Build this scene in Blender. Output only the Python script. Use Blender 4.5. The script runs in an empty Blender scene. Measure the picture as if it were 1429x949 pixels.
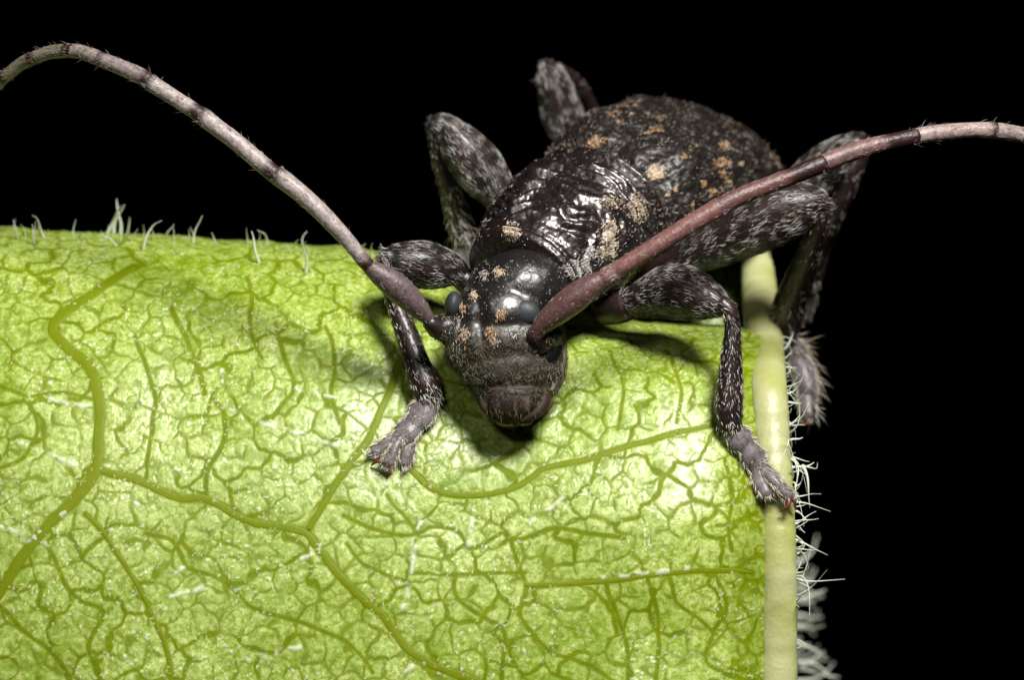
import bpy, bmesh, math
import numpy as np
from mathutils import Matrix, Vector

rng = np.random.default_rng(11)
scene = bpy.context.scene
col = scene.collection
scene.unit_settings.scale_length = 0.001          # one unit is a millimetre

# ------------------------------------------------------------------ camera
D = 80.0                                           # camera to the beetle's face
PITCH = math.radians(32)
Rx = np.array([1.0, 0, 0])
Fw = np.array([0, math.cos(PITCH), -math.sin(PITCH)])
Up = np.array([0, math.sin(PITCH), math.cos(PITCH)])
Bk = -Fw
M = np.stack([Rx, Up, Bk], axis=1)                 # beetle frame -> world
cd = bpy.data.cameras.new("camera")
cam = bpy.data.objects.new("camera", cd)
col.objects.link(cam)
cam.matrix_world = Matrix([[M[0, 0], M[0, 1], M[0, 2], Bk[0] * D],
                           [M[1, 0], M[1, 1], M[1, 2], Bk[1] * D],
                           [M[2, 0], M[2, 1], M[2, 2], Bk[2] * D], [0, 0, 0, 1]])
cd.sensor_width = 36
cd.lens = 36 * D / 14.29
cd.clip_start = 1
cd.clip_end = 1000
cd.dof.use_dof = True
cd.dof.focus_distance = D - 0.1
cd.dof.aperture_fstop = 0.165
scene.camera = cam

# ------------------------------------------------------------------ light: one diffused flash over the lens and an added fill, dark behind
world = bpy.data.worlds.new("World")
scene.world = world
world.use_nodes = True
world.node_tree.nodes["Background"].inputs[0].default_value = (0, 0, 0, 1)
world.node_tree.nodes["Background"].inputs[1].default_value = 0.0


def flash(name, ldir, dist, size, power, colour=(1, 0.97, 0.93)):
    ld = bpy.data.lights.new(name, 'AREA')
    ld.shape = 'DISK'
    ld.size = size
    ld.energy = power
    ld.color = colour
    o = bpy.data.objects.new(name, ld)
    col.objects.link(o)
    d = np.array(ldir, float)
    d /= np.linalg.norm(d)
    w = M @ d
    o.location = w * dist
    o.rotation_euler = Vector(-w).to_track_quat('-Z', 'Y').to_euler()
    return o


flash("flash_diffuser", (0.26, 0.68, 0.66), 60, 19, 77000)
flash("added_fill", (-0.25, 0.35, 0.9), 70, 10, 6500)  # weak fill lamp added to lighten the shadows, as under the mouth
scene.view_settings.view_transform = 'Standard'
scene.view_settings.look = 'None'
scene.view_settings.exposure = 0.0
scene.view_settings.gamma = 1.0
scene.view_settings.use_curve_mapping = False
scene.cycles.max_bounces = 8
scene.cycles.sample_clamp_indirect = 6.0


# ------------------------------------------------------------------ helpers
def V(px, py, z):
    """a point in the beetle frame (mm; x right, y up, z towards the lens) from photo measurements and a distance"""
    px, py, z = np.asarray(px, float), np.asarray(py, float), np.asarray(z, float)
    k = (D - z) / D / 100.0
    return np.stack([(px - 714.5) * k, (474.5 - py) * k, z + 0 * px], -1)


def PX(v):
    k = D / (D - v[..., 2]) * 100
    return 714.5 + v[..., 0] * k, 474.5 - v[..., 1] * k


def nz(v):
    return v / (np.linalg.norm(v, axis=-1, keepdims=True) + 1e-12)


def sm(a, b, x):
    t = np.clip((x - a) / (b - a), 0, 1)
    return t * t * (3 - 2 * t)


TAB = rng.random((256, 256))


def noise2(x, y, s=0):
    xi, yi = np.floor(x).astype(int), np.floor(y).astype(int)
    fx, fy = x - xi, y - yi
    fx, fy = fx * fx * (3 - 2 * fx), fy * fy * (3 - 2 * fy)
    g = lambda a, b: TAB[(a + s * 37) % 256, (b + s * 91) % 256]
    return (g(xi, yi) * (1 - fx) + g(xi + 1, yi) * fx) * (1 - fy) + (g(xi, yi + 1) * (1 - fx) + g(xi + 1, yi + 1) * fx) * fy


def crom(P, n):
    """Catmull-Rom through control rows P, n samples per span"""
    P = np.asarray(P, float)
    A = np.vstack([2 * P[0] - P[1], P, 2 * P[-1] - P[-2]])
    out = []
    for i in range(len(P) - 1):
        p0, p1, p2, p3 = A[i:i + 4]
        t = np.linspace(0, 1, n, endpoint=False)[:, None]
        out.append(0.5 * (2 * p1 + (p2 - p0) * t + (2 * p0 - 5 * p1 + 4 * p2 - p3) * t ** 2 + (3 * p1 - p0 - 3 * p2 + p3) * t ** 3))
    out.append(P[-1:])
    return np.vstack(out)


class Geo:
    def __init__(s):
        s.v, s.q, s.t, s.d, s.c, s.n = [], [], [], [], [], 0

    def add(s, v, q=None, t=None, d=None, c=None):
        v = np.asarray(v, float).reshape(-1, 3)
        s.v.append(v)
        if q is not None and len(q): s.q.append(np.asarray(q, int).reshape(-1, 4) + s.n)
        if t is not None and len(t): s.t.append(np.asarray(t, int).reshape(-1, 3) + s.n)
        s.d.append(np.zeros_like(v) if d is None else np.broadcast_to(d, v.shape))
        s.c.append(np.ones((len(v), 3)) if c is None else np.broadcast_to(c, v.shape))
        s.n += len(v)
        return s

    @property
    def V(s): return np.vstack(s.v)
    @property
    def Q(s): return np.vstack(s.q) if s.q else np.zeros((0, 4), int)
    @property
    def T(s): return np.vstack(s.t) if s.t else np.zeros((0, 3), int)
    @property
    def Dd(s): return np.vstack(s.d)
    @property
    def C(s): return np.vstack(s.c)


ORIGIN = {}


def link(name, me, parent, mat, origin):
    o = bpy.data.objects.new(name, me)
    col.objects.link(o)
    if mat: me.materials.append(mat)
    if parent is not None:
        o.parent = parent
        ORIGIN[o.name] = origin
    else:
        o.location = origin
    return o


def mesh(name, verts, quads, tris, colr=None, attrs=None, smooth=True):
    me = bpy.data.meshes.new(name)
    nq, nt = len(quads), len(tris)
    me.vertices.add(len(verts))
    me.vertices.foreach_set("co", np.ascontiguousarray(verts, dtype=np.float32).ravel())
    me.loops.add(nq * 4 + nt * 3)
    me.loops.foreach_set("vertex_index", np.concatenate([np.ravel(quads), np.ravel(tris)]).astype(np.int32))
    me.polygons.add(nq + nt)
    st = np.concatenate([np.arange(nq) * 4, nq * 4 + np.arange(nt) * 3]).astype(np.int32)
    me.polygons.foreach_set("loop_start", st)
    me.update(calc_edges=True)
    me.polygons.foreach_set("use_smooth", np.full(nq + nt, smooth))
    if colr is not None:
        a = me.color_attributes.new("Col", 'FLOAT_COLOR', 'POINT')
        a.data.foreach_set("color", np.hstack([colr, np.ones((len(colr), 1))]).astype(np.float32).ravel())
    for k, val in (attrs or {}).items():
        a = me.attributes.new(k, 'FLOAT', 'POINT')
        a.data.foreach_set("value", np.asarray(val, np.float32).ravel())
    me.validate()
    return me


def build(name, g, mat, parent, base, attrs=None, colour=False):
    w = g.V @ M.T - base
    return link(name, mesh(name, w, g.Q, g.T, g.C if colour else None, attrs), parent, mat, base)


def grid_q(m, n, wrap=True):
    i = np.arange(m - 1)[:, None]
    j = np.arange(n if wrap else n - 1)[None, :]
    j2 = (j + 1) % n
    return np.stack([i * n + j, i * n + j2, (i + 1) * n + j2, (i + 1) * n + j], -1).reshape(-1, 4)


def rings_geo(R, close=True, d=None, c=None, g=None):
    """R: (m, n, 3) rings -> closed loft with poles, wound outwards"""
    m, n = R.shape[:2]
    v = R.reshape(-1, 3)
    q = grid_q(m, n)
    t = np.zeros((0, 3), int)
    if close:
        v = np.vstack([v, R[0].mean(0), R[-1].mean(0)])
        j = np.arange(n)
        t = np.vstack([np.stack([np.full(n, m * n), (j + 1) % n, j], -1),
                       np.stack([np.full(n, m * n + 1), (m - 1) * n + j, (m - 1) * n + (j + 1) % n], -1)])
    cen = v.mean(0)
    a, b, e, f = (v[q[:, k]] - cen for k in range(4))
    vol = (np.einsum('ij,ij->i', a, np.cross(b, e)) + np.einsum('ij,ij->i', a, np.cross(e, f))).sum()
    if vol < 0:
        q, t = q[:, ::-1], t[:, ::-1]
    ax = np.gradient(R.mean(1), axis=0)
    dd = np.repeat(nz(ax)[:, None], n, 1).reshape(-1, 3)
    if d is not None: dd = d
    if close and len(dd) == m * n: dd = np.vstack([dd, dd[0], dd[-1]])
    if c is not None:
        c = np.repeat(np.asarray(c)[:, None], n, 1).reshape(-1, 3)
        if close: c = np.vstack([c, c[0], c[-1]])
    g = g or Geo()
    return g.add(v, q, t, dd, c)


def tube_rings(P, rad, n=20, sub=8, flat=1.0, flatdir=None, cap=True, ctrl_px=True, rough=0.0):
    """P control rows (px, py, z), rad radii in px; returns rings and the parameter of each ring"""
    P = np.asarray(P, float)
    C = V(P[:, 0], P[:, 1], P[:, 2]) if ctrl_px else P
    r = np.asarray(rad, float)[:, None] / (100.0 if ctrl_px else 1.0)
    X = crom(np.hstack([C, r]), sub)
    C, r = X[:, :3], np.maximum(X[:, 3], 0.003)
    T = nz(np.gradient(C, axis=0))
    if cap:
        ph = np.radians([78, 55, 28])
        s0 = [C[0] - T[0] * r[0] * math.sin(p) * 0.8 for p in ph]
        s1 = [C[-1] + T[-1] * r[-1] * math.sin(p) * 0.8 for p in ph[::-1]]
        C = np.vstack([s0, C, s1])
        r = np.concatenate([r[0] * np.cos(ph), r, r[-1] * np.cos(ph[::-1])])
        T = np.vstack([np.repeat(T[:1], 3, 0), T, np.repeat(T[-1:], 3, 0)])
    N = np.zeros_like(T)
    a = np.array([0, 0, 1.0]) if flatdir is None else np.asarray(flatdir, float)
    N[0] = nz(a - T[0] * a.dot(T[0]))
    for i in range(1, len(T)):
        N[i] = nz(N[i - 1] - T[i] * N[i - 1].dot(T[i]))
    B = np.cross(T, N)
    th = np.linspace(0, 2 * math.pi, n, endpoint=False)
    rr = r[:, None] * np.ones(n)
    if rough:
        sd = int(rng.integers(1, 60))
        rr = rr * (1 + rough * (noise2(np.arange(len(r))[:, None] * .7 + 0 * th, 4 + 2 * np.cos(th)[None] + 0 * r[:, None], sd) - .5))
    R = C[:, None] + rr[:, :, None] * (np.cos(th)[None, :, None] * N[:, None] * flat + np.sin(th)[None, :, None] * B[:, None])
    return R, np.linspace(0, 1, len(C))


def tube(P, rad, g=None, c=None, cfun=None, **kw):
    R, t = tube_rings(P, rad, **kw)
    if cfun is not None: c = cfun(t)
    elif c is not None: c = np.tile(c, (len(t), 1))
    return rings_geo(R, c=c, g=g)


def sample(g, N, wfun=None, light=False):
    Vv, Q, Dd = g.V, g.Q, g.Dd
    a, b, c, d = (Vv[Q[:, k]] for k in range(4))
    nr = np.cross(c - a, d - b)
    ar = np.linalg.norm(nr, axis=1)
    if wfun is not None:
        cen = (a + b + c + d) / 4
        ar = ar * wfun(cen, nz(nr), *PX(cen))
    if light: ar = ar * (.04 + .96 * sm(.05, .13, g.C[Q].mean(1).max(1)))
    if ar.sum() <= 0: return None
    f = rng.choice(len(Q), N, p=ar / ar.sum())
    u, w = rng.random((N, 1)), rng.random((N, 1))
    p = (a[f] * (1 - u) + b[f] * u) * (1 - w) + (d[f] * (1 - u) + c[f] * u) * w
    return p, nz(nr)[f], nz(Dd[Q[f, 0]])


def fur(g, P, n, d, L, W, lift=15, cols=None, curl=0.25, spread=0.35):
    """short hairs lying on a surface, three-sided, bent, tapering; added to g"""
    N = len(P)
    L = np.broadcast_to(np.asarray(L, float), (N,)) * rng.uniform(.6, 1.25, N)
    W = np.broadcast_to(np.asarray(W, float), (N,)) * rng.uniform(.7, 1.2, N)
    dt = nz(d - n * (d * n).sum(1, keepdims=True) + 1e-6)
    s = np.cross(dt, n)
    an = rng.normal(0, spread, (N, 1))
    dt, s = dt * np.cos(an) + s * np.sin(an), s * np.cos(an) - dt * np.sin(an)
    li = np.radians(np.broadcast_to(lift, (N,)) * rng.uniform(.5, 1.5, N))[:, None]
    ax = dt * np.cos(li) + n * np.sin(li)
    r0 = P - n * 0.008
    mid = r0 + ax * L[:, None] * .5
    tip = mid + nz(ax - n * curl) * L[:, None] * .5
    w = W[:, None]
    vs = np.stack([r0 + s * w, r0 - s * w, r0 + n * w * .8, mid + s * w * .75, mid - s * w * .75, mid + n * w * .6, tip], 1).reshape(-1, 3)
    b = np.arange(N)[:, None] * 7
    q = np.vstack([b + [[0, 2, 5, 3]], b + [[2, 1, 4, 5]], b + [[1, 0, 3, 4]]])
    t = np.vstack([b + [[3, 5, 6]], b + [[5, 4, 6]], b + [[4, 3, 6]]])
    c = np.repeat(cols if cols is not None else np.ones((N, 3)), 7, 0)
    return g.add(vs, q, t, None, c)


def pick(N, *choices):
    """random colours around (weight, rgb) choices"""
    w = np.array([c[0] for c in choices], float)
    k = rng.choice(len(choices), N, p=w / w.sum())
    c = np.array([c[1] for c in choices])[k]
    return np.clip(c * rng.uniform(.7, 1.25, (N, 1)), 0, 1)


# ------------------------------------------------------------------ materials
def mat(name, colr=(.5, .5, .5), rough=.5, spec=.5, attr=None, coat=0, sss=0, sssr=(.2, .3, .1), sssc=.1, bumps=(), colnoise=None, trans=0):
    m = bpy.data.materials.new(name)
    m.use_nodes = True
    nt = m.node_tree
    b = nt.nodes["Principled BSDF"]
    L = nt.links.new
    b.inputs["Roughness"].default_value = rough
    b.inputs["Specular IOR Level"].default_value = spec
    b.inputs["Coat Weight"].default_value = coat
    b.inputs["Coat Roughness"].default_value = .12
    if sss:
        b.inputs["Subsurface Weight"].default_value = sss
        b.inputs["Subsurface Radius"].default_value = sssr
        b.inputs["Subsurface Scale"].default_value = sssc
    tc = nt.nodes.new("ShaderNodeTexCoord")
    src = None
    if attr:
        a = nt.nodes.new("ShaderNodeAttribute")
        a.attribute_name = attr
        src = a.outputs["Color"]
    else:
        b.inputs["Base Color"].default_value = (*colr, 1)
    if colnoise:
        c2, sc, amt = colnoise
        n = nt.nodes.new("ShaderNodeTexNoise")
        n.inputs["Scale"].default_value = sc
        n.inputs["Detail"].default_value = 5
        L(tc.outputs["Object"], n.inputs["Vector"])
        r = nt.nodes.new("ShaderNodeMapRange")
        r.inputs[1].default_value = .42
        r.inputs[2].default_value = .62
        r.inputs[4].default_value = amt
        L(n.outputs["Fac"], r.inputs[0])
        x = nt.nodes.new("ShaderNodeMix")
        x.data_type = 'RGBA'
        L(r.outputs[0], x.inputs[0])
        if src: L(src, x.inputs[6])
        else: x.inputs[6].default_value = (*colr, 1)
        x.inputs[7].default_value = (*c2, 1)
        src = x.outputs[2]
    if src: L(src, b.inputs["Base Color"])
    prev = None
    for kind, sc, st, dist in bumps:
        if kind == 'noise':
            n = nt.nodes.new("ShaderNodeTexNoise")
            n.inputs["Detail"].default_value = 4
            out = n.outputs["Fac"]
        else:
            n = nt.nodes.new("ShaderNodeTexVoronoi")
            n.feature = 'SMOOTH_F1'
            out = n.outputs["Distance"]
        n.inputs["Scale"].default_value = sc
        L(tc.outputs["Object"], n.inputs["Vector"])
        bp = nt.nodes.new("ShaderNodeBump")
        bp.inputs["Strength"].default_value = st
        bp.inputs["Distance"].default_value = dist
        L(out, bp.inputs["Height"])
        if prev: L(prev, bp.inputs["Normal"])
        prev = bp.outputs["Normal"]
    if prev: L(prev, b.inputs["Normal"])
    return m


MAT = dict(
    gloss=mat("glossy_chitin", (.010, .008, .008), .28, .6, bumps=(('noise', 5, .35, .06), ('voronoi', 11, .5, .03))),
    prono=mat("coppery_chitin", (.008, .006, .006), .32, 1.0, bumps=(('noise', 9, .3, .04), ('voronoi', 13, .5, .028)), colnoise=((.013, .008, .008), 2.5, .7)),
    ely=mat("dull_chitin", (.010, .0075, .006), .42, .55, bumps=(('voronoi', 9, .8, .06), ('noise', 20, .4, .02))),
    limb=mat("leg_chitin", (.014, .010, .009), .36, .5, bumps=(('noise', 14, .35, .02),), colnoise=((.035, .014, .011), 3, .6)),
    face=mat("face_chitin", (.020, .017, .011), .45, .4, bumps=(('noise', 12, .3, .02), ('voronoi', 20, .25, .012)), colnoise=((.042, .033, .021), 5, .7)),
    mouth=mat("mouthpart_chitin", (.06, .03, .02), .6, .25, attr="Col", bumps=(('noise', 10, .3, .02),)),
    ant=mat("antenna_chitin", rough=.42, spec=.5, attr="Col", bumps=(('noise', 22, .6, .02),), colnoise=((.035, .018, .016), 13, .42)),
    eye=mat("eye_facets", (.030, .034, .038), .5, .4, bumps=(('voronoi', 34, .4, .008),)),
    hair=mat("hair", rough=.45, spec=.35, attr="Col"),
    claw=mat("claw_horn", (.16, .045, .02), .3, .5),
    pad=mat("tarsus_chitin", (.17, .15, .15), .4, .45, bumps=(('noise', 15, .4, .02),), colnoise=((.06, .04, .04), 6, .6)),
    rib=mat("midrib_flesh", (.42, .43, .21), .40, .5, sss=.5, sssr=(.6, .7, .3), sssc=.3, bumps=(('noise', 4, .25, .06), ('noise', 16, .25, .02)), colnoise=((.33, .35, .09), 1.3, .8)),
    vein=mat("vein_flesh", (.14, .19, .0006), .5, .15, sss=.05, sssr=(.3, .4, .1), sssc=.1, bumps=(('noise', 9, .3, .03),), colnoise=((.165, .20, .002), 2, .6)),
    leafhair=mat("leaf_hair", (.62, .66, .55), .35, .5, sss=.3, sssr=(.3, .3, .2), sssc=.05),
)

MAT['prono'].node_tree.nodes["Principled BSDF"].inputs["Specular Tint"].default_value = (1, .91, .89, 1)


def leaf_material():
    m = bpy.data.materials.new("leaf_underside")
    m.use_nodes = True
    nt = m.node_tree
    b = nt.nodes["Principled BSDF"]
    L = nt.links.new
    N = nt.nodes.new
    tc = N("ShaderNodeTexCoord")
    av = N("ShaderNodeAttribute"); av.attribute_name = "vein"
    aw = N("ShaderNodeAttribute"); aw.attribute_name = "wax"

    def noise(sc, det=4, rough=.6):
        n = N("ShaderNodeTexNoise")
        n.inputs["Scale"].default_value = sc
        n.inputs["Detail"].default_value = det
        n.inputs["Roughness"].default_value = rough
        L(tc.outputs["Object"], n.inputs["Vector"])
        return n.outputs["Fac"]

    def rng_(x, a, b_, c, d):
        r = N("ShaderNodeMapRange")
        for i, k in enumerate((a, b_, c, d)): r.inputs[i + 1].default_value = k
        L(x, r.inputs[0])
        return r.outputs[0]

    def mix(f, A, B):
        x = N("ShaderNodeMix"); x.data_type = 'RGBA'
        L(f, x.inputs[0])
        for s, k in ((A, 6), (B, 7)):
            if isinstance(s, tuple): x.inputs[k].default_value = (*s, 1)
            else: L(s, x.inputs[k])
        return x.outputs[2]

    fine = rng_(noise(14, 6, .75), .40, .60, 0, 1)
    mott = rng_(noise(5.5, 5, .65), .40, .62, 0, 1)
    big = rng_(noise(.45, 2), .35, .65, 0, 1)
    are = mix(fine, (.195, .315, .004), (.50, .575, .18))
    are2 = mix(mott, (.175, .285, .002), are)
    are3 = mix(big, are2, are)
    vn = mix(mott, (.115, .165, .0002), (.16, .21, .0005))
    c = mix(av.outputs["Fac"], are3, vn)
    c = mix(aw.outputs["Fac"], c, (.80, .83, .72))
    L(c, b.inputs["Base Color"])
    b.inputs["Roughness"].default_value = .40
    L(rng_(av.outputs["Fac"], 0, 1, .37, .5), b.inputs["Roughness"])
    L(rng_(av.outputs["Fac"], 0, 1, .70, .12), b.inputs["Specular IOR Level"])
    b.inputs["Subsurface Weight"].default_value = .08
    b.inputs["Subsurface Radius"].default_value = (.35, .5, .1)
    b.inputs["Subsurface Scale"].default_value = .18
    prev = None
    for sc, st, dist in ((26, .5, .008), (9, .03, .03)):
        bp = N("ShaderNodeBump")
        bp.inputs["Strength"].default_value = st
        bp.inputs["Distance"].default_value = dist
        L(noise(sc, 3), bp.inputs["Height"])
        if prev: L(prev, bp.inputs["Normal"])
        prev = bp.outputs["Normal"]
    L(prev, b.inputs["Normal"])
    return m


# ------------------------------------------------------------------ the leaf
leaf_base = M @ V(700, 700, 0.0)
leaf = bpy.data.objects.new("leaf", None)
col.objects.link(leaf)
leaf.location = leaf_base
leaf["label"] = "pale green veined leaf curving over at its top, cream midrib fringed with white hairs"
leaf["category"] = "leaf"

NC, NRW = 900, 760
cx = np.linspace(-120, 1067, NC)
yh = np.interp(cx, [-120, 0, 200, 400, 530, 640, 760, 870, 1010, 1100], [313, 318, 328, 338, 350, 374, 420, 447, 455, 458])
yh = np.convolve(np.pad(yh, 30, mode='edge'), np.ones(61) / 61, 'valid') + 5 * (noise2(cx / 60, cx * 0, 44) - .5) + 2.5 * (noise2(cx / 17, cx * 0, 45) - .5)
YB, ZR, Z0 = 1010.0, 4.0, -3.4
pw = 2.2 + 1.0 * sm(650, 950, cx)
th = np.linspace(0, 1, 900) ** 1.0 * math.pi / 2
GX = np.zeros((NRW, NC)); GY = np.zeros((NRW, NC)); GZ = np.zeros((NRW, NC)); GS = np.zeros((NRW, NC)); GF = np.zeros((NRW, NC))
for i in range(NC):
    H, p = YB - yh[i], pw[i]
    y = YB - H * np.sin(th) ** (2 / p)
    z = Z0 + ZR * np.cos(th) ** (2 / p)
    w = sm(925, 985, cx[i])
    by = np.array([[yh[i] + 4, yh[i] + 10], [yh[i] + 18, yh[i] + 14], [yh[i] + 60, yh[i] - 20], [yh[i] + 120, yh[i] - 70], [yh[i] + 190, yh[i] - 88], [yh[i] + 260, yh[i] - 60], [yh[i] + 320, yh[i] + 60]])
    bz = Z0 + np.array([[-.25, -.2], [-.6, -.42], [-1.0, -.62], [-1.3, -1.1], [-1.5, -1.5], [-1.6, -2.0], [-1.7, -2.6]])
    bk = crom(np.stack([np.r_[yh[i], by[:, 0] * (1 - w) + by[:, 1] * w] / 100, np.r_[Z0, bz[:, 0] * (1 - w) + bz[:, 1] * w]], 1), 12)[1:]
    Y = np.r_[1090, 1060, 1035, y, bk[:, 0] * 100]
    Zz = np.r_[ZR + Z0, ZR + Z0, ZR + Z0, z, bk[:, 1]]
    F = np.r_[0, 0, 0, th / (math.pi / 2), 1 + np.arange(1, len(bk) + 1)]
    S = np.r_[0, np.cumsum(np.hypot(np.diff(Y), np.diff(Zz) * 100))]
    s = np.linspace(0, S[-1], NRW)
    GX[:, i] = cx[i]
    GY[:, i] = np.interp(s, S, Y)
    GZ[:, i] = np.interp(s, S, Zz)
    GS[:, i] = 1090 - s
    GF[:, i] = np.interp(s, S, F)
ex = np.maximum(0, (GX - 885) / 100)
GZ -= .12 * ex ** 2.1 + 0.5 * np.maximum(0, (GX - 1010) / 100) ** 2
GZ -= .05 * np.maximum(0, (200 - GX) / 100) ** 1.7
# slow swells of the blade
GZ += .16 * (noise2(GX / 210 + 3, GS / 150 + 7, 1) - .5) + .07 * (noise2(GX / 90, GS / 80, 2) - .5)
front = GF <= 1.0


def col_of(px): return np.clip(np.round((np.asarray(px) - cx[0]) / (cx[1] - cx[0])).astype(int), 0, NC - 1)


def leaf_s(px, py):
    out = []
    for a, b in zip(np.atleast_1d(px), np.atleast_1d(py)):
        i = col_of(a)
        f = front[:, i]
        out.append(np.interp(-b, -GY[f, i], GS[f, i]))
    return np.array(out)


def leaf_z(px, py):
    out = []
    for a, b in zip(np.atleast_1d(px), np.atleast_1d(py)):
        i = col_of(a)
        f = front[:, i]
        out.append(np.interp(-b, -GY[f, i], GZ[f, i]))
    return np.array(out) if np.ndim(px) else float(out[0])


VEINS = [  # (half width px, raised part?, points)
    (8.5, 1, [(190, 372), (130, 410), (75, 452), (89, 480), (120, 508), (133, 535), (139, 570), (138, 603), (133, 658), (99, 702), (66, 735), (30, 778), (0, 826), (-40, 880)]),
    (6.5, 1, [(133, 655), (166, 664), (198, 673), (247, 695), (287, 697), (346, 727), (390, 735), (425, 744), (445, 767), (470, 800), (494, 826), (519, 848), (541, 868), (566, 904), (603, 929), (660, 950), (720, 975)]),
    (5.5, 1, [(430, 740), (445, 715), (460, 690), (474, 668), (494, 640), (515, 612), (530, 575), (545, 545), (560, 505), (590, 470)]),
    (4.8, 1, [(568, 650), (590, 672), (615, 687), (645, 692), (677, 691), (718, 681), (740, 668), (759, 654), (800, 645), (833, 638), (880, 622), (930, 608), (1000, 592)]),
    (4.2, 1, [(734, 818), (780, 815), (849, 812), (928, 800), (1016, 797), (1050, 800)]),
    (3.8, 1, [(119, 717), (145, 745), (163, 771), (182, 800), (198, 831), (217, 870), (230, 900), (237, 930), (240, 970)]),
    (3.4, 0, [(711, 753), (746, 748), (775, 738), (828, 746), (870, 752)]),
    (3.2, 0, [(711, 753), (726, 793), (734, 822), (730, 840), (726, 863), (767, 908), (828, 933), (870, 960)]),
    (3.0, 0, [(69, 767), (82, 795), (94, 821), (115, 840), (143, 856), (128, 890), (124, 910), (138, 949), (145, 980)]),
    (3.2, 0, [(0, 846), (30, 876), (64, 905), (90, 935), (110, 980)]),
    (3.0, 0, [(205, 745), (237, 752), (250, 772), (262, 791), (290, 802), (316, 813), (337, 835), (356, 850), (390, 862), (420, 870), (460, 885), (494, 905), (520, 940)]),
    (4.0, 0, [(240, 430), (255, 462), (267, 490), (277, 520), (284, 549)]),
    (3.2, 0, [(190, 470), (203, 510), (217, 554), (212, 600), (203, 668)]),
    (3.2, 0, [(385, 450), (395, 495), (410, 539), (397, 562), (380, 584)]),
    (3.4, 0, [(295, 555), (311, 574), (313, 600), (311, 623), (295, 645), (287, 663), (287, 693)]),
    (3.0, 0, [(636, 800), (636, 831), (655, 848), (677, 863), (705, 884), (701, 929), (704, 970)]),
    (3.0, 0, [(843, 812), (860, 860), (873, 900), (877, 949), (880, 985)]),
    (2.8, 0, [(903, 808), (917, 857), (919, 900), (917, 949)]),
    (2.6, 0, [(933, 803), (947, 843), (972, 860), (1000, 885)]),
    (2.8, 0, [(998, 800), (1013, 846), (994, 887), (987, 924), (1046, 955)]),
    (3.0, 0, [(455, 455), (468, 500), (462, 545), (474, 590)]),
    (3.0, 0, [(345, 385), (352, 420), (348, 455), (365, 500)]),
    (2.6, 0, [(40, 560), (52, 600), (30, 640), (0, 655)]),
    (2.6, 0, [(0, 540), (40, 552), (90, 548), (135, 560)]),
    (2.8, 0, [(480, 720), (530, 742), (575, 748), (600, 735)]),
    (2.8, 0, [(540, 690), (565, 722), (585, 748)]),
    (2.6, 0, [(600, 735), (640, 742), (660, 765), (700, 745)]),
    (2.6, 0, [(484, 760), (500, 780), (530, 800), (570, 812)]),
    (2.6, 0, [(570, 800), (620, 802), (680, 800), (734, 800)]),
    (2.4, 0, [(1010, 640), (1022, 690), (1016, 735), (1022, 770)]),
    (2.6, 0, [(1000, 735), (1030, 728), (1055, 715)]),
    (2.6, 0, [(850, 490), (870, 540), (862, 600)]),
    (2.6, 0, [(930, 490), (950, 540), (945, 590)]),
]

# relief and colour of the net of veins, worked out at every vertex
vein = np.zeros((NRW, NC)); dist_all = np.full((NRW, NC), 60.0)
WX = GX + 9 * (noise2(GX / 26, GS / 26, 3) - .5) + 5 * (noise2(GX / 9, GS / 9, 4) - .5)
WS = GS + 9 * (noise2(GX / 26, GS / 26, 5) - .5) + 5 * (noise2(GX / 9, GS / 9, 6) - .5)
WX1 = GX + 4 * (noise2(GX / 22, GS / 22, 3) - .5)
WS1 = GS + 4 * (noise2(GX / 22, GS / 22, 5) - .5)
for hw, raised, pts in VEINS:
    pts = np.array(pts, float)
    q = crom(np.stack([pts[:, 0], leaf_s(pts[:, 0], pts[:, 1])], 1), 6)
    for a, b in zip(q[:-1], q[1:]):
        i0, i1 = col_of(min(a[0], b[0]) - 45), col_of(max(a[0], b[0]) + 45)
        if i1 <= i0: continue
        sx = (slice(None), slice(i0, i1 + 1))
        lo, hi = min(a[1], b[1]) - 45, max(a[1], b[1]) + 45
        rows = np.where(((GS[sx] > lo) & (GS[sx] < hi)).any(1))[0]
        if not len(rows): continue
        sx = (slice(rows[0], rows[-1] + 1), slice(i0, i1 + 1))
        e = b - a
        tx, ts = WX1[sx] - a[0], WS1[sx] - a[1]
        t = np.clip((tx * e[0] + ts * e[1]) / (e @ e + 1e-9), 0, 1)
        d = np.hypot(tx - t * e[0], ts - t * e[1])
        vein[sx] = np.maximum(vein[sx], 1 - sm(hw * .65, hw * 1.25 + 1.5, d))
        dist_all[sx] = np.minimum(dist_all[sx], np.maximum(d - hw, 0))


def scatter(r, seed):
    """evenly scattered points (no two closer than r), in a lookup grid"""
    rg = np.random.default_rng(seed)
    cell = r / math.sqrt(2)
    x0, s0, x1, s1 = GX.min() - 40, GS.min() - 40, GX.max() + 40, GS.max() + 40
    nx, ns = int((x1 - x0) / cell) + 8, int((s1 - s0) / cell) + 8
    gx = np.full((nx, ns), 1e6, np.float32); gs = np.full((nx, ns), 1e6, np.float32)
    for _ in range(int(nx * ns * 5)):
        a, b = rg.uniform(x0, x1), rg.uniform(s0, s1)
        i, k = int((a - x0) / cell) + 3, int((b - s0) / cell) + 3
        wx, ws_ = gx[i - 2:i + 3, k - 2:k + 3], gs[i - 2:i + 3, k - 2:k + 3]
        if ((wx - a) ** 2 + (ws_ - b) ** 2).min() > r * r: gx[i, k], gs[i, k] = a, b
    return gx, gs, x0, s0, cell


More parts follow.
